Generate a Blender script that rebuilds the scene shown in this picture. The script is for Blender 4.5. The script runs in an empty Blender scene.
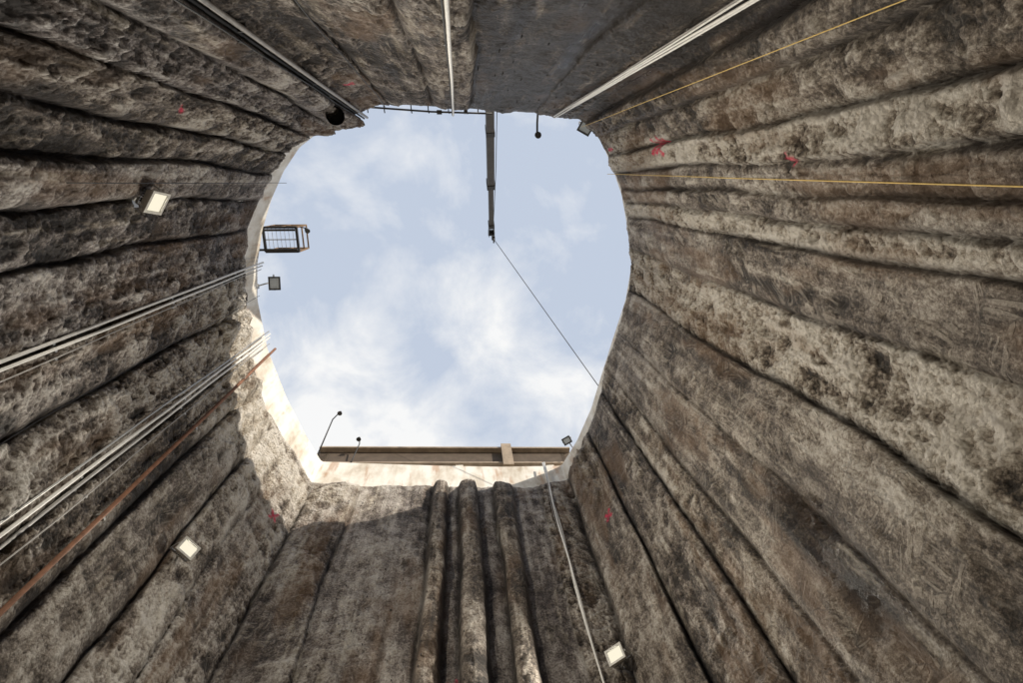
import bpy, math, random
import numpy as np
from mathutils import Vector, Matrix
random.seed(7); rng=np.random.default_rng(7)
rad=math.radians
EYE=1.6; TOP=19.6
sc=bpy.context.scene
sc.view_settings.view_transform='Standard'; sc.view_settings.look='None'; sc.view_settings.exposure=0

# ---------------------------------------------------------------- node helpers
class NT:
    def __init__(s,name,world=None):
        if world: s.m=world; s.t=world.node_tree
        else:
            s.m=bpy.data.materials.new(name); s.m.use_nodes=True; s.t=s.m.node_tree
        s.t.nodes.clear()
    def n(s,typ,props=None,**inp):
        nd=s.t.nodes.new(typ)
        for k,v in (props or {}).items(): setattr(nd,k,v)
        for k,v in inp.items():
            key=int(k[1:]) if (k[0]=='i' and k[1:].isdigit()) else k.replace('_',' ')
            s.set(nd,key,v)
        return nd
    def set(s,nd,key,v):
        sock=nd.inputs[key]
        if isinstance(v,bpy.types.NodeSocket): s.t.links.new(v,sock)
        else: sock.default_value=v
    def math(s,op,a,b=0.0,c=0.0,clamp=False):
        nd=s.t.nodes.new('ShaderNodeMath'); nd.operation=op; nd.use_clamp=clamp
        s.set(nd,0,a); s.set(nd,1,b)
        if op in('MULTIPLY_ADD',): s.set(nd,2,c)
        return nd.outputs[0]
    def mix(s,f,a,b,mode='MIX'):
        nd=s.t.nodes.new('ShaderNodeMix'); nd.data_type='RGBA'; nd.blend_type=mode
        s.set(nd,0,f)
        for k,v in((6,a),(7,b)):
            if isinstance(v,tuple) and len(v)==3: v=(*v,1)
            s.set(nd,k,v)
        return nd.outputs[2]
    def ramp(s,f,stops,interp='LINEAR'):
        nd=s.t.nodes.new('ShaderNodeValToRGB'); nd.color_ramp.interpolation=interp
        els=nd.color_ramp.elements
        while len(els)<len(stops): els.new(0.5)
        for e_,(p,c) in zip(els,stops):
            e_.position=p; e_.color=(*c,1) if isinstance(c,tuple) else (c,c,c,1)
        s.set(nd,0,f); return nd.outputs[0]
    def noise(s,vec,scale,detail=6,rough=.6,dist=0.0,out=0):
        nd=s.n('ShaderNodeTexNoise',Scale=scale,Detail=detail,Roughness=rough,Distortion=dist)
        s.set(nd,'Vector',vec); return nd.outputs[out]
    def mapping(s,vec,scale=(1,1,1),rot=(0,0,0),loc=(0,0,0)):
        nd=s.n('ShaderNodeMapping'); s.set(nd,'Vector',vec); nd.inputs['Scale'].default_value=scale
        nd.inputs['Rotation'].default_value=rot; nd.inputs['Location'].default_value=loc
        return nd.outputs[0]
    def bump(s,h,dist,strength=1.0,normal=None):
        nd=s.n('ShaderNodeBump',Strength=strength,Distance=dist); s.set(nd,'Height',h)
        if normal is not None: s.set(nd,'Normal',normal)
        return nd.outputs[0]
    def out(s,bsdf):
        o=s.t.nodes.new('ShaderNodeOutputMaterial'); s.t.links.new(bsdf,o.inputs[0]); return s.m
def simple(name,col,rough=.6,metal=0,grime=.35,scale=6,bump=.004):
    t=NT(name); tc=t.n('ShaderNodeTexCoord').outputs['Object']
    n=t.noise(tc,scale,3,.65)
    dark=tuple(c*.45 for c in col)
    c=t.mix(t.ramp(n,[(.38,1-grime),(.66,1.0)]),dark,col)
    b=t.n('ShaderNodeBsdfPrincipled',Base_Color=c,Roughness=rough,Metallic=metal)
    return t.out(b.outputs[0])

# ---------------------------------------------------------------- wall material
def wall_material():
    t=NT('shotcrete'); tcn=t.n('ShaderNodeTexCoord'); ob=tcn.outputs['Object']
    suv=t.n('ShaderNodeUVMap',{'uv_map':'scrape'}).outputs[0]
    info=t.n('ShaderNodeVertexColor',{'layer_name':'info'}); sep=t.n('ShaderNodeSeparateColor'); t.set(sep,0,info.outputs[0])
    tone,rock,groove=sep.outputs[0],sep.outputs[1],sep.outputs[2]; wet=info.outputs[1]
    info2=t.n('ShaderNodeVertexColor',{'layer_name':'marks'}); sep2=t.n('ShaderNodeSeparateColor'); t.set(sep2,0,info2.outputs[0])
    paint,cool,pale=sep2.outputs[0],sep2.outputs[1],sep2.outputs[2]; stain=info2.outputs[1]
    scr=t.n('ShaderNodeVertexColor',{'layer_name':'scr'}); sep3=t.n('ShaderNodeSeparateColor'); t.set(sep3,0,scr.outputs[0]); smask=sep3.outputs[0]
    fine=t.noise(ob,21,5,.76)
    agg=t.n('ShaderNodeTexVoronoi',Scale=13.0,Vector=ob).outputs['Distance']
    scrape=t.ramp(t.noise(suv,1,1,.5,.2),[(.53,0.0),(.60,1.0)])
    scrape=t.math('MULTIPLY',scrape,smask)
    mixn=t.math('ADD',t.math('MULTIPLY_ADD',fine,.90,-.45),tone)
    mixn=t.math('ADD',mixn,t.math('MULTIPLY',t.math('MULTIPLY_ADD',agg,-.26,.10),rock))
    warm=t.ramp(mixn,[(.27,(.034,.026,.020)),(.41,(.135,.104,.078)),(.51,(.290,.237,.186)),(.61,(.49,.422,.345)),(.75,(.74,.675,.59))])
    cold=t.ramp(mixn,[(.27,(.029,.024,.024)),(.41,(.120,.100,.097)),(.51,(.270,.237,.228)),(.61,(.46,.420,.405)),(.75,(.72,.685,.655))])
    c=t.mix(cool,warm,cold)
    c=t.mix(t.math('MULTIPLY',scrape,.42),c,(.66,.58,.49))
    c=t.mix(t.math('MULTIPLY',stain,.45),c,(.26,.155,.085))
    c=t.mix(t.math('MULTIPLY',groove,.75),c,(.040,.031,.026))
    c=t.mix(t.math('MULTIPLY',wet,.72),c,t.mix(.75,(.10,.072,.056),c,'MULTIPLY'))
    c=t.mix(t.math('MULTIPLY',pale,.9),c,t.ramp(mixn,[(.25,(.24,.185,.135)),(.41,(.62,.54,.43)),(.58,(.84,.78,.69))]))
    c=t.mix(t.math('MULTIPLY',paint,t.ramp(fine,[(.35,.2),(.55,1.0)])),c,(.85,.04,.12))
    h=t.math('ADD',fine,t.math('MULTIPLY',agg,t.math('MULTIPLY',rock,-.9)))
    h=t.math('ADD',h,t.math('MULTIPLY',scrape,.30))
    b3=t.bump(h,.115,1.0)
    rg=t.math('MULTIPLY_ADD',wet,-.50,.76)
    bs=t.n('ShaderNodeBsdfPrincipled',Base_Color=c,Roughness=rg,Normal=b3)
    bs.inputs['Specular IOR Level'].default_value=.5
    return t.out(bs.outputs[0])

# ---------------------------------------------------------------- numpy 3-D noise
def vnoise(p,seed=0):
    i=np.floor(p).astype(np.int64); f=p-i; f=f*f*f*(f*(f*6-15)+10)
    def h(a,b,c):
        n=(a*374761393+b*668265263+c*1274126177+seed*362437)&0xffffffff
        n=((n^(n>>13))*1274126177)&0xffffffff; n=(n^(n>>16))&0xffffffff
        n=(n*2246822519)&0xffffffff; n=n^(n>>15)
        return n/2147483648.0-1.0
    x,y,z=i[:,0],i[:,1],i[:,2]; fx,fy,fz=f[:,0],f[:,1],f[:,2]
    def l(a,b,t_): return a+(b-a)*t_
    x0=l(h(x,y,z),h(x+1,y,z),fx); x1=l(h(x,y+1,z),h(x+1,y+1,z),fx)
    x2=l(h(x,y,z+1),h(x+1,y,z+1),fx); x3=l(h(x,y+1,z+1),h(x+1,y+1,z+1),fx)
    return l(l(x0,x1,fy),l(x2,x3,fy),fz)
ROT=np.array([[.36,.48,-.8],[-.8,.6,0],[.48,.64,.6]])
def fbm(p,scale,octv,gain=.5,seed=0,ridge=False):
    q=p*scale; a=1.; s=0.; n=0.
    for k in range(octv):
        v=vnoise(q,seed+k)
        if ridge: v=1-2*np.abs(v)
        s=s+a*v; n+=a; a*=gain; q=(q@ROT.T)*2.03+11.3
    return s/n
def cellrand(x,y,seed):
    ix=np.floor(x).astype(np.int64); iy=np.floor(y).astype(np.int64)
    best=np.full(len(x),9e9); val=np.zeros(len(x))
    for dx in(-1,0,1):
        for dy in(-1,0,1):
            a=(ix+dx)*73856093^(iy+dy)*19349663^seed; a=(a*2654435761)&0xffffffff; a=a^(a>>15); b=(a*2246822519)&0xffffffff; b^=b>>13; c=(b*3266489917)&0xffffffff; c^=c>>16
            px=ix+dx+(a&0xffff)/65536.; py=iy+dy+(b&0xffff)/65536.; d=(x-px)**2+(y-py)**2
            m=d<best; best[m]=d[m]; val[m]=((c&0xffff)/65536.)[m]
    return val

# ---------------------------------------------------------------- shaft outline (metres, plan)
RIM=[(-3.57,-2.34),(-2.76,-2.73),(-1.04,-2.63),(.87,-2.54),(2.5,-2.47),(4.0,-2.31),(4.39,-1.91),(4.99,-.81),(5.4,.17),(5.74,1.53),(5.92,2.59),(5.78,3.87),(5.38,5.39),(5.03,6.77),(4.7,8.12),(4.2,9.47),(3.59,10.6),(1.11,10.52),(-1.24,10.35),(-3.54,10.15),(-5.7,9.95),(-6.16,8.8),(-6.64,7.36),(-7.09,5.43),(-7.19,3.63),(-7.03,2.43),(-6.71,1.27),(-6.3,.31),(-5.81,-.56),(-5.23,-1.29),(-4.39,-1.89)]
dense=[]
n=len(RIM)
for i in range(n):
    a=np.array(RIM[i]); b=np.array(RIM[(i+1)%n]); L=np.linalg.norm(b-a); k=max(2,int(L/.030))
    for j in range(k): dense.append(a+(b-a)*j/k)
dense=np.array(dense)
NC=len(dense)
for _ in range(6): dense=(np.roll(dense,1,0)+2*dense+np.roll(dense,-1,0))/4
azd=np.degrees(np.arctan2(dense[:,1],dense[:,0]))
st=int(np.argmin(np.abs(azd+145.9))); dense=np.roll(dense,-st,axis=0); azd=np.roll(azd,-st)
AZ0=azd[0]; az=(azd-AZ0)%360; az[0]=0
az=np.maximum.accumulate(az)
rim_r=np.linalg.norm(dense,axis=1)
arc=np.concatenate([[0],np.cumsum(np.linalg.norm(np.diff(dense,axis=0),axis=1))])
PER=arc[-1]+np.linalg.norm(dense[0]-dense[-1])
def radius_at(a_deg): return float(np.interp((a_deg-AZ0)%360,az,rim_r))
def arc_at(a_deg): return float(np.interp((a_deg-AZ0)%360,az,arc))
def wallp(a_deg,zz,off=0.0):
    r=radius_at(a_deg)-off; return Vector((r*math.cos(rad(a_deg)),r*math.sin(rad(a_deg)),zz))

# joints between pile / shotcrete bands: azimuth, bulge, rockiness, tone, wet, cool, raise, joint strength
B=[(-145.9,.10,.55,.36,.25,.45,.05,1),(-131.2,.24,.45,.44,.15,.45,.0,.9),(-109.6,.20,.35,.42,.2,.4,.05,.9),(-84.5,.05,.10,.20,.9,.1,-.05,.9),
(-45.5,.08,.25,.24,.75,.1,.0,.4),(-28.3,.16,.40,.40,.3,.1,.05,.8),(-20.9,.12,.65,.50,.0,.1,.0,.5),(-12.6,.12,.95,.74,.0,.0,.10,.9),(-5.4,.11,.25,.54,.0,.2,.0,.8),
(.5,.10,.35,.56,.0,.2,.08,.7),(4.9,.10,.8,.76,.0,.0,.0,.6),(9.3,.16,.15,.58,.0,.2,.03,.7),(19.6,.14,.85,.66,.0,.0,-.04,.6),(30.8,.18,.12,.62,.0,.1,.06,1),
(42.2,.12,.15,.60,.12,.1,.04,.15),(51.1,.10,.4,.56,.1,.0,.0,.5),(55.8,.16,.3,.44,.1,.2,.03,1),(63.4,.22,.3,.54,.0,.2,.16,1),(71.1,.16,.65,.46,.1,.3,-.08,1),
(76.6,.03,.12,.62,.0,.65,-.06,.6),(81.9,.24,.35,.50,.0,.1,.14,1),(85.5,.04,.15,.66,.0,.65,-.08,1),(88.5,.26,.3,.54,.0,.2,.14,1),(92.3,.04,.15,.65,.0,.65,-.08,1),
(94.5,.26,.35,.54,.0,.2,.14,1),(97.8,.05,.1,.64,.0,.6,-.05,1),(102.2,.05,.1,.66,.0,.6,.0,.2),(106.1,.06,.12,.68,.0,.6,-.02,.35),(111.5,.10,.3,.62,.0,.6,.04,.5),
(119.4,.16,.65,.62,.0,.4,.0,.9),(126.2,.14,.6,.66,.0,.3,.05,.4),(131.3,.18,.4,.54,.1,.3,.0,.9),(138.3,.15,.6,.46,.15,.2,.04,.8),(144.2,.20,.85,.48,.1,.4,.0,.7),
(153.0,.18,.8,.44,.15,.5,.05,.9),(160.3,.20,.7,.44,.1,.8,.05,.5),(170.1,.16,.8,.38,.25,.8,.0,.9),(177.6,.20,.65,.48,.1,.7,.10,.8),(184.7,.16,.7,.38,.25,.4,.0,.6),
(191.2,.16,.75,.46,.25,.4,.08,.9),(199.0,.22,.9,.42,.3,.9,.0,1),(206.3,.24,.7,.46,.25,.8,.10,.7)]
gs=np.array([0]+[arc_at(b[0]) for b in B[1:]]); gext=np.concatenate([gs,[PER]])
BP=np.array([b[1:] for b in B])
ztA=[-146,-100,-40,-15,50,62,72,78,112,124,134,142,150,165,190,200,208,214]
ztZ=[19.4,19.4,19.4,19.2,18.95,18.8,18.2,17.95,17.9,18.0,17.7,17.9,18.15,18.1,18.2,18.5,19.1,19.4]
colaz=az+AZ0
zt=np.interp(colaz,ztA,ztZ)
cp=np.column_stack([dense,np.zeros(NC)])
zt=zt+.22*fbm(cp,1.1,5,.6,seed=31)
ZB=4.4
lowrows=np.linspace(0,ZB,12)[:-1]; NRu=500
rows=[]
for zz in lowrows: rows.append(np.full(NC,zz))
for k in range(NRu): rows.append(ZB+(zt-ZB)*k/(NRu-1))
Z=np.array(rows); NR=len(rows)
A=np.broadcast_to(arc,(NR,NC)); X0=np.broadcast_to(dense[:,0],(NR,NC)); Y0=np.broadcast_to(dense[:,1],(NR,NC)); AZ=np.broadcast_to(colaz,(NR,NC)).ravel()
p=np.column_stack([X0.ravel(),Y0.ravel(),Z.ravel()]); zf=Z.ravel(); af=A.ravel()
pz=p*np.array([1,1,.45])
wob=.20*fbm(pz,.5,5,.55,seed=3)
edge=np.minimum(af,PER-af); wob*=np.clip(edge/.5,0,1)
s=np.clip(af+wob,0,PER-1e-4)
idx=np.clip(np.searchsorted(gext,s,side='right')-1,0,len(B)-1)
w=gext[idx+1]-gext[idx]; u=(s-gext[idx])/w
bul=BP[idx,0]; rk=BP[idx,1]; tone=BP[idx,2]; wet=BP[idx,3]; cool=BP[idx,4]; rz=BP[idx,5]
js=np.concatenate([BP[:,6],[BP[0,6]]]); sj=np.where(u<.5,js[idx],js[idx+1])
sj=np.clip(sj*(.95+1.3*fbm(pz,.45,3,seed=71)),0,1)
bottomwall=np.clip(1-np.abs(AZ-90)/24,0,1)**.3
ex=2+2.0*(1-bottomwall)
prof=np.sqrt(np.clip(1-np.abs(2*u-1)**ex,0,1))
dj=np.minimum(u,1-u)*w
ztf=np.broadcast_to(zt,(NR,NC)).ravel(); dt=ztf-zf
topfade=1-(.70*(1-bottomwall))*np.exp(-dt/1.3)
relief=rz*np.clip(dj/.06,0,1)+bul*(1.15+.2*bottomwall)*(prof*sj+(1-sj))-.09*sj*np.exp(-(dj/.05)**2)
relief*=topfade
n1=fbm(pz,.8,4,seed=14); n2=fbm(p,3.2,6,.60,seed=21); rg=fbm(p,2.6,6,.58,seed=40,ridge=True); rg2=fbm(p*np.array([1,1,2.2]),5.5,4,.6,seed=52,ridge=True)
rkv=np.clip(rk+.5*n1,.05,1)
small=(.03+.085*rkv)*n2+(.012+.115*rkv)*rg+(.005+.058*rkv)*rg2
relief+=.20*n1+small
def spot(a0,z0,ra,rz_):
    s0=arc_at(a0); return np.exp(-(((af-s0)/ra)**2+((zf-z0)/rz_)**2))
lump=fbm(p,1.3,5,.55,seed=60)
relief+=spot(150,16.9,1.3,1.3)*(.28+.5*lump)+spot(137,16.6,1.4,2.0)*(.10+.6*lump)+spot(67,17.0,1.2,1.9)*(.12+.7*lump)
relief+=spot(120,16.6,1.2,1.2)*(.05+.4*lump)
relief-=spot(42.4,8.2,.45,.75)*.24*(1+n2)
relief+=spot(-149,18.3,.5,.9)*.30+spot(-160,18.6,.8,.8)*(.15+.4*lump)
relief*=np.sqrt(np.clip(dt/.35+.12,0,1))
relief=np.maximum(relief,-.25)
r0=np.hypot(p[:,0],p[:,1]); r=r0-.10-relief
co=np.column_stack([p[:,0]/r0*r,p[:,1]/r0*r,zf]).reshape(NR,NC,3)
topring=co[-1].copy(); f=(rim_r+.5)/np.hypot(topring[:,0],topring[:,1]); topring[:,0]*=f; topring[:,1]*=f; topring[:,2]+=.02
co=np.concatenate([co,topring[None]],0)
NR2=NR+1
def ringmesh(name,co,mat,uvs=None,smooth=True,attrs=None):
    R_,C_=co.shape[:2]; me=bpy.data.meshes.new(name)
    i=np.arange((R_-1)*C_).reshape(R_-1,C_); j=(np.arange(C_)+1)%C_
    a=i; b=i[:,j]; c=b+C_; d=a+C_
    quads=np.stack([a,d,c,b],-1).reshape(-1,4)   # face inward
    me.vertices.add(R_*C_); me.vertices.foreach_set('co',co.reshape(-1).astype(np.float32))
    nq=len(quads); me.loops.add(nq*4); me.loops.foreach_set('vertex_index',quads.reshape(-1).astype(np.int32))
    me.polygons.add(nq); me.polygons.foreach_set('loop_start',(np.arange(nq)*4).astype(np.int32))
    me.polygons.foreach_set('loop_total',np.full(nq,4,np.int32))
    me.update(calc_edges=True)
    me.polygons.foreach_set('use_smooth',np.full(nq,smooth))
    for k,uvw in (uvs or {}).items():
        U=uvw.reshape(-1,2)[quads.reshape(-1)]
        l=me.uv_layers.new(name=k); l.data.foreach_set('uv',U.reshape(-1).astype(np.float32))
    for k,v in (attrs or {}).items():
        at=me.color_attributes.new(k,'FLOAT_COLOR','POINT'); at.data.foreach_set('color',v.reshape(-1).astype(np.float32))
    me.materials.append(mat)
    o=bpy.data.objects.new(name,me); bpy.context.collection.objects.link(o); return o
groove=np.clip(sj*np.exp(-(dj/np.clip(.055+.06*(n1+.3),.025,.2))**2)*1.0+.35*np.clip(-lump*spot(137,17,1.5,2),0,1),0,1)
big=fbm(p,.7,3,.55,seed=100); med=fbm(p,3.6,5,.7,seed=110); streak=fbm(p*np.array([1,1,.09]),4.5,4,.65,seed=120)
seep=np.clip(spot(42.0,8.1,.60,.95)*1.5+.8*spot(44.5,6.9,.45,.9)+1.2*n2*spot(42,7.9,1.0,1.5),0,1)
tonev=np.clip(.480+(tone-.5)*.64+.17*big+.19*med+.22*streak+3.0*(small-.035)-.16*seep,0,1)  # the small-relief term darkens recesses, cavity shade put into the colour for contrast
stain=np.clip((fbm(p*np.array([1,1,.35]),1.1,4,.6,seed=130)-.10)*3.5,0,1)
eff=np.clip((fbm(p*np.array([1,1,.14]),5,5,.7,seed=140)-.22)*5,0,1)*.45
drip=np.clip((fbm(p*np.array([1,1,.10]),2.4,4,.65,seed=150)-.15)*4,0,1)*.5
wetv=np.clip(wet*(.6+.8*drip)+drip*.55+.55*seep+.32*np.clip(fbm(pz,.5,4,seed=95)*2-.5,0,1),0,1)
painted_sun=1.4*spot(150,16.9,1.2,1.3)+1.3*spot(134,16.6,2.4,2.2)+1.0*spot(119,17.2,2.5,1.2)  # sunlit patch painted into the wall colour as a paler, drier tone
wetv*=np.clip(1-painted_sun,0,1); 
pale=np.clip(eff+(painted_sun+np.clip(1-dt/.5,0,1)*.3)*np.clip(.8+n2*1.2,0,1),0,1)
paint=np.zeros_like(zf)
def mark(a0,z0,strokes,wd=.035):
    s0=arc_at(a0)
    near=np.where((np.abs(af-s0)<1)&(np.abs(zf-z0)<1))[0]
    if len(near)==0: return
    q=np.column_stack([af[near]-s0,zf[near]-z0])
    for st_ in strokes:
        for (a,b) in zip(st_[:-1],st_[1:]):
            a=np.array(a);b=np.array(b);ab=b-a;t_=np.clip(((q-a)@ab)/(ab@ab+1e-9),0,1)
            d=np.linalg.norm(q-a-t_[:,None]*ab,axis=1)
            paint[near]=np.maximum(paint[near],np.clip(1.5-d/wd,0,1))
mark(-11.8,14.2,[[(-.2,.3),(.15,.0),(-.15,-.25)],[(.16,.25),(-.1,.05)],[(-.25,-.05),(.2,-.25)]],.05)
mark(-5.2,9.1,[[(-.09,.0),(.09,.0)],[(0,-.1),(0,.12)]],.032)
mark(-14.7,18.2,[[(0,.4),(0,-.4)]],.05)
mark(122.4,15.0,[[(-.14,.14),(.14,-.14)],[(-.14,-.12),(.12,.14)]],.045)
mark(66.6,14.2,[[(-.12,.14),(.12,-.14)],[(-.12,-.12),(.12,.12)]],.045)
mark(195.5,11.4,[[(-.08,.1),(.08,-.1)]],.035)
mark(-137.9,15.6,[[(-.1,.1),(.1,-.1)],[(-.1,-.1),(.08,.1)]],.035)
mark(93,10.1,[[(-.1,.2),(.0,-.2)],[(.1,.1),(.1,-.2)]],.025)
mark(60,5.6,[[(-.1,.1),(.0,-.1)],[(.1,.1),(.1,-.1)]],.025)
def fl(v):
    v=v.reshape(NR,NC); return np.concatenate([v,v[-1:]],0)
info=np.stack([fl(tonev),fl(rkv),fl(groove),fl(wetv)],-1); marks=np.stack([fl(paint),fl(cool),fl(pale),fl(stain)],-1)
cr=cellrand(af*2.2+.7*med,zf*1.7+.7*big,11); th=cr*math.pi; cs,sn=np.cos(th),np.sin(th)
scu=(af*cs-zf*sn)*14; scv=(af*sn+zf*cs)*1.7+cr*57
sm=np.clip(.65+2.4*fbm(p,1.6,3,seed=160),0,1)*np.clip(1.1-rkv*1.2,0,1)*(1-.6*bottomwall)*np.clip(1-1.6*wetv,0,1)
scra=np.stack([fl(sm),fl(sm),fl(sm),fl(sm)],-1)
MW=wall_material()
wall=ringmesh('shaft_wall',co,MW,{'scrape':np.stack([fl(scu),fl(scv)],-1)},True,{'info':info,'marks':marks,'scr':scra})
co_w=co
def surf_off(a_deg,zz):
    """how far the finished surface stands inside the rim line"""
    ci=int(np.argmin(np.abs(az-((a_deg-AZ0)%360)))); col=co_w[:NR,ci]; k=int(np.argmin(np.abs(col[:,2]-zz)))
    return radius_at(a_deg)-float(np.hypot(col[k,0],col[k,1]))

# ---------------------------------------------------------------- capping beam
def cap_material():
    t=NT('capping_concrete'); ob=t.n('ShaderNodeTexCoord').outputs['Object']
    a=t.noise(ob,1.1,4,.6,.3); b=t.noise(t.mapping(ob,(2,2,.5)),1.2,4,.6)
    c=t.ramp(t.math('ADD',t.math('MULTIPLY',a,.5),t.math('MULTIPLY',b,.5)),[(.34,(.40,.33,.25)),(.46,(.60,.55,.47)),(.58,(.74,.71,.65))])
    ru=t.ramp(t.noise(t.mapping(ob,(2.2,2.2,.5),loc=(3,1,0)),1.2,4,.6),[(.56,0.0),(.68,1.0)])
    c=t.mix(t.math('MULTIPLY',ru,.55),c,(.38,.20,.10))
    return t.out(t.n('ShaderNodeBsdfPrincipled',Base_Color=c,Roughness=.85,Normal=t.bump(t.noise(ob,20,3,.7),.012,.7)).outputs[0])
MC=cap_material()
sub=dense[::4]; NS=len(sub); nv=sub/np.linalg.norm(sub,axis=1)[:,None]
lev=[(0,16.8),(0,TOP-.03),(.03,TOP),(.8,TOP),(.82,TOP-.02),(.82,19.2)]
cc_=[np.column_stack([sub+nv*off,np.full(NS,zz)]) for off,zz in lev]
cap=ringmesh('capping_beam',np.array(cc_),MC,None,False)

# ---------------------------------------------------------------- mesh builder
class MB:
    def __init__(s): s.v=[];s.f=[];s.m=[];s.sm=[]
    def add(s,vs,fs,mi=0,smooth=False):
        o=len(s.v); s.v+=[tuple(v) for v in vs]
        for f_ in fs: s.f.append([i+o for i in f_]); s.m.append(mi); s.sm.append(smooth)
    def box(s,c,size,rot=None,mi=0,taper=1.0):
        c=Vector(c); hx,hy,hz=[q/2 for q in size]; R_=rot or Matrix.Identity(3)
        vs=[]
        for zz in(-1,1):
            k=taper if zz>0 else 1
            for xx,yy in((-1,-1),(1,-1),(1,1),(-1,1)): vs.append(c+R_@Vector((xx*hx*k,yy*hy*k,zz*hz)))
        s.add(vs,[(3,2,1,0),(4,5,6,7),(0,1,5,4),(1,2,6,5),(2,3,7,6),(3,0,4,7)],mi)
    def beam(s,a,b,w_,h_,mi=0,up=(0,0,1)):
        a=Vector(a);b=Vector(b);d=(b-a);L=d.length;zc=d.normalized();u_=Vector(up)
        if abs(zc.dot(u_))>.95: u_=Vector((1,0,0))
        xc=u_.cross(zc).normalized(); yc=zc.cross(xc)
        s.box((a+b)/2,(w_,h_,L),Matrix((xc,yc,zc)).transposed(),mi)
    def tube(s,pts,r_,mi=0,n=8,caps=True):
        pts=[Vector(q) for q in pts]
        rr=r_ if isinstance(r_,(list,tuple)) else [r_]*len(pts)
        prev=None; vs=[];fs=[]
        for i,q in enumerate(pts):
            d=(pts[min(i+1,len(pts)-1)]-pts[max(i-1,0)]).normalized()
            if prev is None:
                a=Vector((0,0,1)) if abs(d.z)<.9 else Vector((1,0,0)); xx=a.cross(d).normalized()
            else: xx=(prev-d*prev.dot(d)).normalized()
            prev=xx; yy=d.cross(xx)
            for k in range(n):
                t_=2*math.pi*k/n; vs.append(q+(xx*math.cos(t_)+yy*math.sin(t_))*rr[i])
        for i in range(len(pts)-1):
            for k in range(n):
                k2=(k+1)%n; fs.append((i*n+k,i*n+k2,(i+1)*n+k2,(i+1)*n+k))
        s.add(vs,fs,mi,True)
        if caps:
            o=len(s.v)-len(vs); s.f.append([o+k for k in range(n)][::-1]); s.m.append(mi); s.sm.append(False)
            s.f.append([o+(len(pts)-1)*n+k for k in range(n)]); s.m.append(mi); s.sm.append(False)
    def build(s,name,mats,parent=None,bevel=0):
        me=bpy.data.meshes.new(name); me.from_pydata(s.v,[],s.f); me.update()
        for m_ in mats: me.materials.append(m_)
        for p_,mi,sm in zip(me.polygons,s.m,s.sm): p_.material_index=mi; p_.use_smooth=sm
        o=bpy.data.objects.new(name,me); bpy.context.collection.objects.link(o)
        if parent: o.parent=parent
        if bevel:
            b=o.modifiers.new('b','BEVEL'); b.width=bevel; b.segments=2; b.limit_method='ANGLE'
        return o
def empty(name,loc=(0,0,0)):
    o=bpy.data.objects.new(name,None); bpy.context.collection.objects.link(o); o.location=loc; return o

M_white=simple('white_cable',(.72,.70,.66),.5,0,.3,12)
M_steel=simple('galvanised_steel',(.42,.41,.39),.45,.6,.4,10)
M_hous=simple('lamp_housing_paint',(.50,.48,.44),.5,.1,.4,14)
M_dark=simple('dark_steel',(.045,.042,.04),.55,.3,.3,10)
M_rust=simple('rusty_pipe',(.24,.11,.06),.8,.1,.7,9)
M_grey=simple('grey_pipe',(.33,.31,.29),.6,.2,.5,8)
M_tan=simple('weathered_beam',(.38,.30,.22),.75,.1,.55,3)
M_web=simple('beam_web',(.12,.09,.065),.8,.1,.5,3)
M_yel=simple('yellow_rope',(.62,.43,.14),.7,0,.4,20)
M_yp=simple('ochre_paint',(.22,.13,.06),.7,0,.6,6)
M_blk=simple('black_rubber_and_bore',(.02,.02,.02),.7,0,.2,8)
M_boom=simple('boom_paint',(.085,.075,.065),.5,.3,.5,3)

# ---------------------------------------------------------------- ground, floor
def ground_material():
    t=NT('site_ground'); ob=t.n('ShaderNodeTexCoord').outputs['Object']
    c=t.ramp(t.noise(ob,.5,5,.65),[(.35,(.20,.16,.12)),(.6,(.40,.35,.29))])
    return t.out(t.n('ShaderNodeBsdfPrincipled',Base_Color=c,Roughness=.9).outputs[0])
MG=ground_material()
gr=[]
for off in(.83,2,5,12,40,150,900):
    pp=sub+nv*off; gr.append(np.column_stack([pp,np.full(NS,TOP-.15)]))
g=ringmesh('ground',np.array(gr),MG,None,False)
fl_=MB(); vs=[(*(q*1.0),0.02+.05*random.random()) for q in sub[::3]]; fl_.add(vs+[(0,3.5,.05)],[(i,(i+1)%len(vs),len(vs)) for i in range(len(vs))]); fl_.build('shaft_floor',[MG])

# ---------------------------------------------------------------- services fixed to the wall
def run(name,lines,mats,clips=None):
    """lines: (az0,z0,az1,z1,offset,radius,mat,wander)"""
    mb=MB()
    for (a0,z0,a1,z1,off,r_,mi,wn) in lines:
        pts=[]; N=26; ph=random.random()*9
        for k in range(N+1):
            f_=k/N; a=a0+(a1-a0)*f_; zz=z0+(z1-z0)*f_
            so=max(surf_off(a,min(zz+dz,19.2)) for dz in(-.5,-.25,0,.25,.5)) if zz<19.2 else .2
            pts.append([a+wn*math.sin(ph+f_*9)*.6+wn*.4*math.sin(ph*2+f_*23),zz,so])
        so=np.array([q[2] for q in pts])
        for _ in range(8): so[1:-1]=(so[:-2]+so[1:-1]*2+so[2:])/4
        P_=[wallp(q[0],q[1],so[i]+off) for i,q in enumerate(pts)]
        mb.tube(P_,r_,mi,8)
        if clips:
            for k in range(2,N,5):
                q=P_[k]; rr=Vector((q.x,q.y,0)).normalized()
                mb.box(q+rr*(off*.6),(max(r_*3,.05),max(r_*3,.05),.05),None,clips)
    return mb.build(name,mats)
run('electrical_cable_bundle',[(159.2,2,160.2,19.3,.08,.026,0,.10),(160.3,2,161.0,19.4,.08,.030,0,.08),(158.0,2,159.6,19.3,.05,.012,2,.2)],[M_white,M_steel,M_grey],1)
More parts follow.
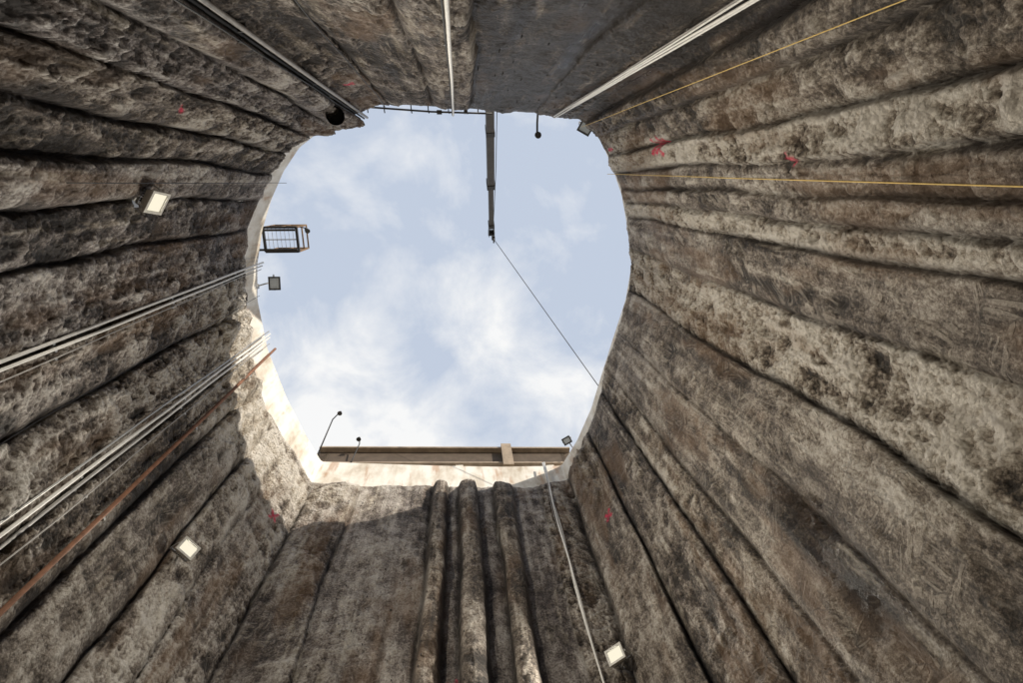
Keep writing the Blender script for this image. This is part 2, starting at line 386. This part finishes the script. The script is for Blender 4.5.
run('electrical_cable_bundle',[(143.8,2,144.4,19.3,.10,.030,0,.10),(144.9,2,145.0,19.4,.10,.030,0,.10),(145.8,2,145.7,19.4,.08,.02,1,.15),(142.4,2,143.4,19.3,.06,.013,2,.25)],[M_white,M_steel,M_grey],1)
run('compressed_air_pipe',[(138.2,2,141.6,19.6,.08,.042,0,.05)],[M_rust,M_steel],1)
run('electrical_cable_bundle',[(75.3,2,74.8,19.3,.12,.022,0,.25),(75.8,2,74.6,19.3,.14,.022,0,.30),(74.9,2,75.1,19.3,.11,.018,0,.35),(76.0,2,74.9,18.3,.10,.012,1,.4)],[M_white,M_grey,M_steel],2)
run('electrical_cable_bundle',[(-28.2,2,-36.8,18.7,.10,.020,0,.15),(-29.0,2,-37.0,18.7,.10,.020,0,.2),(-29.8,2,-37.6,18.7,.10,.016,0,.2),(-30.6,2,-37.9,18.7,.08,.014,1,.3)],[M_white,M_grey,M_steel],2)
run('water_hose',[(-92.6,2,-97.5,19.6,.12,.028,0,.2),(-94.6,2,-98.2,19.6,.10,.012,1,.3)],[M_white,M_blk,M_steel],2)
run('ventilation_pipe',[(-144.9,2,-144.0,20.0,.12,.04,0,.05),(-146.2,2,-145.2,20.0,.10,.03,1,.05),(-148,2,-146.0,19.9,.08,.012,1,.3)],[M_grey,M_blk,M_dark],2)
run('guide_rope',[(-20.6,2,-27.0,18.9,.12,.007,0,.02)],[M_yel])
run('guide_rope',[(1.3,2,-6.0,19.3,.12,.008,0,.02)],[M_yel])
run('lightning_wire',[(180.9,9.5,182.1,19.4,.10,.008,0,.05)],[M_dark])
run('lightning_wire',[(-131,5,-134,19.5,.10,.010,0,.4)],[M_dark])
run('lightning_wire',[(152,5,154,19.1,.08,.008,0,.3)],[M_dark])

pm=MB()
for _ in range(170):
    q=random.random()
    if q<.55: a=random.uniform(97,113); zz=random.uniform(8,17)
    elif q<.75: a=random.uniform(-82,-35); zz=random.uniform(11,18)
    else: a=random.uniform(76,92); zz=random.uniform(8,16)
    o=surf_off(a,zz); A_=wallp(a,zz,o-.03); B_=wallp(a,zz-random.uniform(0,.05),o+random.uniform(.03,.07)); pm.tube([A_,B_],.011,0,6)
pm.build('rebar_pins',[M_dark])

# ---------------------------------------------------------------- flood lights
def glass_mat(name,strength,col):
    t=NT(name); 
    if strength:
        m_=t.out(t.n('ShaderNodeEmission',Color=(*col,1),Strength=strength).outputs[0]); m_.cycles.emission_sampling='NONE'; return m_
    return t.out(t.n('ShaderNodeBsdfPrincipled',Base_Color=(.5,.55,.6,1),Roughness=.1).outputs[0])
M_lit=glass_mat('lit_glass',1.0,(1,.92,.72)); M_unlit=glass_mat('lamp_glass',0,(1,1,1))
def floodlight(pos,aim,size,anchor,lit=0,col=(1,.95,.85)):
    root=empty('floodlight',pos)
    d=(Vector(aim)-Vector(pos)).normalized(); up=Vector((0,0,1)); xc=up.cross(d).normalized(); yc=d.cross(xc); R_=Matrix((xc,yc,d)).transposed()
    def L(x_,y_,z_): return R_@Vector((x_,y_,z_))
    w_,h_=size,size*.8; dp=size*.42
    HM=M_hous if lit else M_dark
    b=MB(); b.box(L(0,0,-dp/2),(w_*.70,h_*.70,dp),R_,0,1.40)
    b.build('housing',[HM],root,.012)
    fr=MB()
    for sx in(-1,1): fr.box(L(sx*w_/2,0,.015),(.045,h_+.045,.06),R_)
    for sy in(-1,1): fr.box(L(0,sy*h_/2,.015),(w_-.045,.045,.059),R_)
    fr.build('rim_frame',[HM],root)
    fn=MB()
    for k in range(6): fn.box(L(-w_*.3+k*w_*.12,0,-dp-.03),(.012,h_*.6,.06),R_)
    fn.build('cooling_fins',[M_dark],root)
    gl=MB(); gl.box(L(0,0,.012),(w_-.05,h_-.05,.01),R_); gl.build('glass',[M_lit if lit else M_unlit],root)
    br=MB()
    for sx in(-1,1): br.beam(L(sx*(w_/2+.035),0,-.02),L(sx*(w_/2+.035),0,-dp-.18),.012,.05)
    br.beam(L(-w_/2-.035,0,-dp-.18),L(w_/2+.035,0,-dp-.18),.05,.012)
    av=Vector(anchor)-Vector(pos); br.tube([L(0,0,-dp-.18),av],.025)
    br.box(av,(.16,.16,.16)); br.build('bracket',[M_steel],root)
    if lit:
        ld=bpy.data.lights.new('lamp','AREA'); ld.shape='RECTANGLE'; ld.size=(w_-.07)*.78; ld.size_y=(h_-.07)*.78; ld.energy=lit; ld.color=col; ld.spread=rad(150)
        lo=bpy.data.objects.new('lamp',ld); bpy.context.collection.objects.link(lo); lo.parent=root
        lo.matrix_local=Matrix.Translation(L(0,0,.03))@Matrix((xc,-yc,-d)).transposed().to_4x4()
    return root
floodlight(wallp(177.8,11.7,.70),(3,6.0,8.0),.40,wallp(177.8,11.9,.15),lit=520,col=(1,.94,.80))
floodlight(wallp(129.6,11.2,.80),(1.5,2.0,9.0),.36,wallp(129.6,11.3,.15),lit=480,col=(1,.93,.80))
floodlight(wallp(72.7,10.2,.80),(-3.0,2,8.5),.38,wallp(72.7,10.3,.15),lit=480,col=(1,.96,.86))
floodlight((-6.62,3.10,19.75),(-1,3.5,6),.42,(-7.25,3.2,19.75))
floodlight((3.97,9.98,20.5),(1,5,5),.32,(4.4,10.4,19.65))
floodlight((4.02,-1.95,19.5),(1,4,4),.40,(4.5,-2.2,19.65))

def edge_lamp(base,top,arm):
    root=empty('lamp_post',base); b=Vector(base); t_=Vector(top)-b; a_=Vector(arm)-b
    m=MB(); m.tube([(0,0,0),t_*.6,t_,(t_+a_)/2+Vector((0,0,.06)),a_],[.03,.028,.024,.022,.022]); m.box((0,0,.02),(.2,.2,.04)); m.build('pole',[M_dark],root)
    h=MB(); h.tube([a_+Vector((0,0,.06)),a_-Vector((0,0,.04)),a_-Vector((0,0,.1))],[.04,.08,.10],0,12); h.build('lamp_head',[M_dark],root)
edge_lamp((-5.86,9.75,19.6),(-5.6,9.0,21.3),(-5.30,8.75,21.4))
edge_lamp((-4.75,10.35,19.6),(-4.6,10.1,21.2),(-4.62,9.9,21.3))
root=empty('hanging_lamp',(2.5,-2.7,19.65)); m=MB(); m.tube([(0,-.2,0),(0,0,.25),(-.02,.55,.30),(-.03,.95,.2)],.035); m.build('arm',[M_dark],root)
m=MB(); m.tube([(-.03,.95,.28),(-.03,.95,.1),(-.03,.97,-.05)],[.05,.10,.11],0,12); m.build('shade',[M_dark],root)

# ---------------------------------------------------------------- access platform
root=empty('access_platform',(-6.3,1.65,20.0))
px0,px1,py0,py1=-.55,.55,-.42,.40
m=MB()
for a,b in[((px0,py0,0),(px1,py0,0)),((px1,py0,0),(px1,py1,0)),((px1,py1,0),(px0,py1,0)),((px0,py1,0),(px0,py0,0))]: m.beam(a,b,.07,.10)
m.beam((px0-.9,py0+.08,-.12),(px1,py0+.08,-.12),.07,.09); m.beam((px0-.9,py1-.08,-.12),(px1,py1-.08,-.12),.07,.09)
m.build('frame',[M_dark],root)
m=MB()
for k in range(1,8): xx=px0+(px1-px0)*k/8; m.box((xx,(py0+py1)/2,.02),(.006,py1-py0,.03))
m.box(((px0+px1)/2,(py0+py1)/2,.02),(px1-px0,.03,.05)); m.build('grating',[M_steel],root)
m=MB()
for cx,cy in((px0,py0),(px1,py0),(px1,py1),(px0,py1),(0,py0),(0,py1)): m.beam((cx,cy,.05),(cx,cy,1.15),.05,.05)
m.build('posts',[M_yp],root)
m=MB()
for zz in(.6,1.15):
    for a,b in[((px0,py0,zz),(px1,py0,zz)),((px1,py0,zz),(px1,py1,zz)),((px1,py1,zz),(px0,py1,zz))]: m.tube([a,b],.028)
m.build('handrails',[M_yp],root)
m=MB(); m.tube([(px1,py0,.3),(px1+.2,py0+.05,.35),(px1+.25,py0+.12,.3)],.02); m.tube([(px1+.2,py0+.08,.38),(px1+.3,py0+.15,.22)],[.05,.09]); m.build('work_lamp',[M_dark],root)

# ---------------------------------------------------------------- edge beam (bottom side)
root=empty('steel_edge_beam',(0,0,0))
a=Vector((-6.25,10.45,20.05)); b=Vector((4.25,10.98,20.05)); d=(b-a).normalized(); nrm=Vector((-d.y,d.x,0)); HB=1.22
m=MB()
m.beam(a+Vector((0,0,0)),b,.46,.09); m.build('bottom_flange',[M_tan],root)
m=MB(); m.beam(a+Vector((0,0,HB)),b+Vector((0,0,HB)),.50,.10); m.build('top_flange',[M_tan],root)
m=MB(); m.beam(a+Vector((0,0,HB/2)),b+Vector((0,0,HB/2)),.05,HB-.1); m.build('web',[M_web],root)
m=MB()
for f_ in(.02,.98): q=a+(b-a)*f_; m.beam(q+Vector((0,0,.05)),q+Vector((0,0,HB-.06)),.05,.44,0,d)
m.build('stiffeners',[M_tan],root)
m=MB(); q=a+(b-a)*.735-nrm*.32; m.beam(q+Vector((0,0,-.40)),q+Vector((0,0,HB+.1)),.12,.42,0,d); m.build('post',[M_tan],root)
m=MB()
for f_ in(.05,.3,.55,.9): q=a+(b-a)*f_; m.box(q+Vector((0,0,-.245)),(.3,.3,.39))
m.build('bearing_blocks',[MC],root)

root=empty('edge_guard_rail',(0,0,0)); m=MB()
m.tube([(-3.3,-2.55,19.75),(-1.0,-2.42,19.75),(.95,-2.38,19.7)],.03); m.tube([(-2.9,-2.68,19.72),(.9,-2.52,19.68)],.025)
m.build('tubes',[M_dark],root)
m=MB()
for k in range(7):
    xx=-3.0+k*.6+random.uniform(-.15,.15); m.tube([(xx,-2.75,19.62),(xx,-2.45,19.8),(xx+.03,-2.36,19.55+.1*random.random())],.018)
m.box((-.75,-2.4,19.7),(.16,.12,.14)); m.box((.1,-2.42,19.7),(.12,.1,.2)); m.build('brackets',[M_dark],root)

root=empty('drain_pipe',(0,0,0)); c0=wallp(-150.8,16.6,surf_off(-150.6,16.8)+.16); ax=Vector((.21,.12,-.97)).normalized()
m=MB(); m.tube([c0-ax*1.3+Vector((-.35,-.2,0)),c0-ax*.5,c0],.24,0,24,False); m.tube([c0,c0-ax*.5],.20,1,24,False); m.tube([c0-ax*.5,c0-ax*.52],.21,1,24,True); m.build('pipe',[M_grey,M_blk],root)  # black lining and end disc paint the dark inside the open pipe

# ---------------------------------------------------------------- crane
root=empty('crawler_crane',(0,0,0))
foot=Vector((.93,-4.3,20.8)); tip=Vector((1.38,2.32,29.6)); dv=tip-foot
m=MB(); m.beam(foot,foot+dv*.62,.32,.42); m.build('boom_base_section',[M_boom],root,.03)
m=MB(); m.beam(foot+dv*.60,foot+dv*.93,.24,.32); m.build('boom_middle_section',[M_boom],root,.02)
m=MB(); m.beam(foot+dv*.60,foot+dv*.625,.38,.48); m.beam(foot+dv*.3,foot+dv*.32,.36,.46); m.beam(foot+dv*.9,foot+dv*.925,.31,.38); m.build('boom_collars',[M_dark],root)
m=MB(); 
for sx in(-.13,.13): m.beam(foot+dv*.91+Vector((sx,0,0)),tip+Vector((sx,0,0)),.03,.34)
m.tube([tip+Vector((-.17,-.1,0)),tip+Vector((.17,-.1,0))],.17,0,16); m.tube([tip+Vector((-.12,-.5,-.35)),tip+Vector((.12,-.5,-.35))],.13,0,16)
m.build('boom_head',[M_dark],root)
m=MB(); m.tube([tip+Vector((.05,.08,-.1)),tip+Vector((.05,.10,-.7))],.02); m.box(tip+Vector((.05,.10,-.9)),(.16,.2,.4)); m.tube([tip+Vector((.05,.10,-1.1)),tip+Vector((.05,.12,-1.3)),tip+Vector((.05,.22,-1.38)),tip+Vector((.05,.3,-1.28))],.04); m.build('hook_block',[M_dark],root)
m=MB(); m.tube([foot+Vector((.32,-.3,.3)),foot+dv*.5+Vector((.26,0,.3)),tip+Vector((.1,-.1,.2))],.015); m.build('hoist_rope',[M_dark],root)
m=MB(); m.box((.9,-6.6,21.1),(2.9,4.4,1.5)); m.box((.9,-8.4,21.5),(2.8,1.0,1.9)); m.box((2.0,-5.0,22.0),(1.0,1.5,1.4)); m.build('unseen_machinery_house',[M_yp],root,.08)  # unseen crane body, added behind the rim to shade the left wall
m=MB(); m.box((2.0,-4.24,22.1),(.86,.03,1.0)); m.box((2.51,-5.0,22.15),(.03,1.2,.9)); m.build('cab_windows',[M_unlit],root)
m=MB()
for sx in(-.55,2.35): m.box((sx,-6.6,19.85),(.65,5.2,.75))
m.build('tracks',[M_blk],root,.15)
m=MB(); m.tube([(.9,-6.6,20.0),(.9,-6.6,20.4)],1.0,0,24); m.build('slew_ring',[M_dark],root)
m=MB(); N=14; e0=tip+Vector((.03,.1,-.3)); e1=Vector((4.95,7.25,19.62))
m.tube([e0.lerp(e1,k/N)-Vector((0,0,.5*4*(k/N)*(1-k/N)*.3)) for k in range(N+1)],.017,0,6); m.build('tag_line',[M_dark])

# ---------------------------------------------------------------- sky & sun
SUN_EL=17; SDIR=Vector((.77,-.64)).normalized()
w=bpy.data.worlds.new('World'); sc.world=w; w.use_nodes=True
t=NT('w',w)
sky=t.n('ShaderNodeTexSky',{'sky_type':'NISHITA','sun_disc':False,'sun_elevation':rad(SUN_EL),'sun_rotation':math.atan2(SDIR.x,SDIR.y),'dust_density':2.0,'air_density':1.0})
tc=t.n('ShaderNodeTexCoord').outputs['Generated']; sp=t.n('ShaderNodeSeparateXYZ'); t.set(sp,0,tc)
zc=t.math('MAXIMUM',sp.outputs[2],.08); qx=t.math('DIVIDE',sp.outputs[0],zc); qy=t.math('DIVIDE',sp.outputs[1],zc)
cb=t.n('ShaderNodeCombineXYZ'); t.set(cb,0,qx); t.set(cb,1,qy); v=cb.outputs[0]
n_=t.noise(t.mapping(v,(1,1,1),loc=(3.1,1.7,0)),4.6,8,.57,.30); nb=t.noise(t.mapping(v,(1,1,1),loc=(2.4,7.2,0)),2.0,3,.5)
dens=t.math('ADD',t.math('MULTIPLY',n_,.78),t.math('MULTIPLY',nb,.22))
grad=t.n('ShaderNodeMapRange',i0=t.math('ADD',qy,t.math('MULTIPLY',qx,-.3)),i1=-.1,i2=.55,i3=-.10,i4=.12).outputs[0]
dens=t.math('ADD',dens,grad)
mask=t.ramp(dens,[(.46,0.0),(.56,.42),(.66,.95)])
haze=t.mix(.86,sky.outputs[0],(6.2,7.0,8.4))
col=t.mix(mask,haze,(9.6,9.6,9.55))
bg=t.n('ShaderNodeBackground',Strength=.1); t.set(bg,'Color',col)
o=t.t.nodes.new('ShaderNodeOutputWorld'); t.t.links.new(bg.outputs[0],o.inputs[0])
sl=bpy.data.lights.new('sun','SUN'); sl.energy=5; sl.angle=rad(.5); sl.color=(1,.92,.80)
so=bpy.data.objects.new('sun',sl); bpy.context.collection.objects.link(so)
d3=Vector((SDIR.x*math.cos(rad(SUN_EL)),SDIR.y*math.cos(rad(SUN_EL)),math.sin(rad(SUN_EL)))); so.rotation_euler=d3.to_track_quat('Z','Y').to_euler(); so.location=d3*60+Vector((0,0,20))

# ---------------------------------------------------------------- camera
cd=bpy.data.cameras.new('camera'); cd.lens=18; cd.sensor_width=36; cd.clip_end=3000; cd.clip_start=.05
cam=bpy.data.objects.new('camera',cd); bpy.context.collection.objects.link(cam); sc.camera=cam
xr=Vector((.9962,0,-.0877)); yd=Vector((-.0249,.9586,-.2835)); fw=Vector((.084,.2846,.955))
Mx=Matrix((xr,-yd,-fw)).transposed().to_4x4(); Mx.translation=Vector((0,0,EYE)); cam.matrix_world=Mx
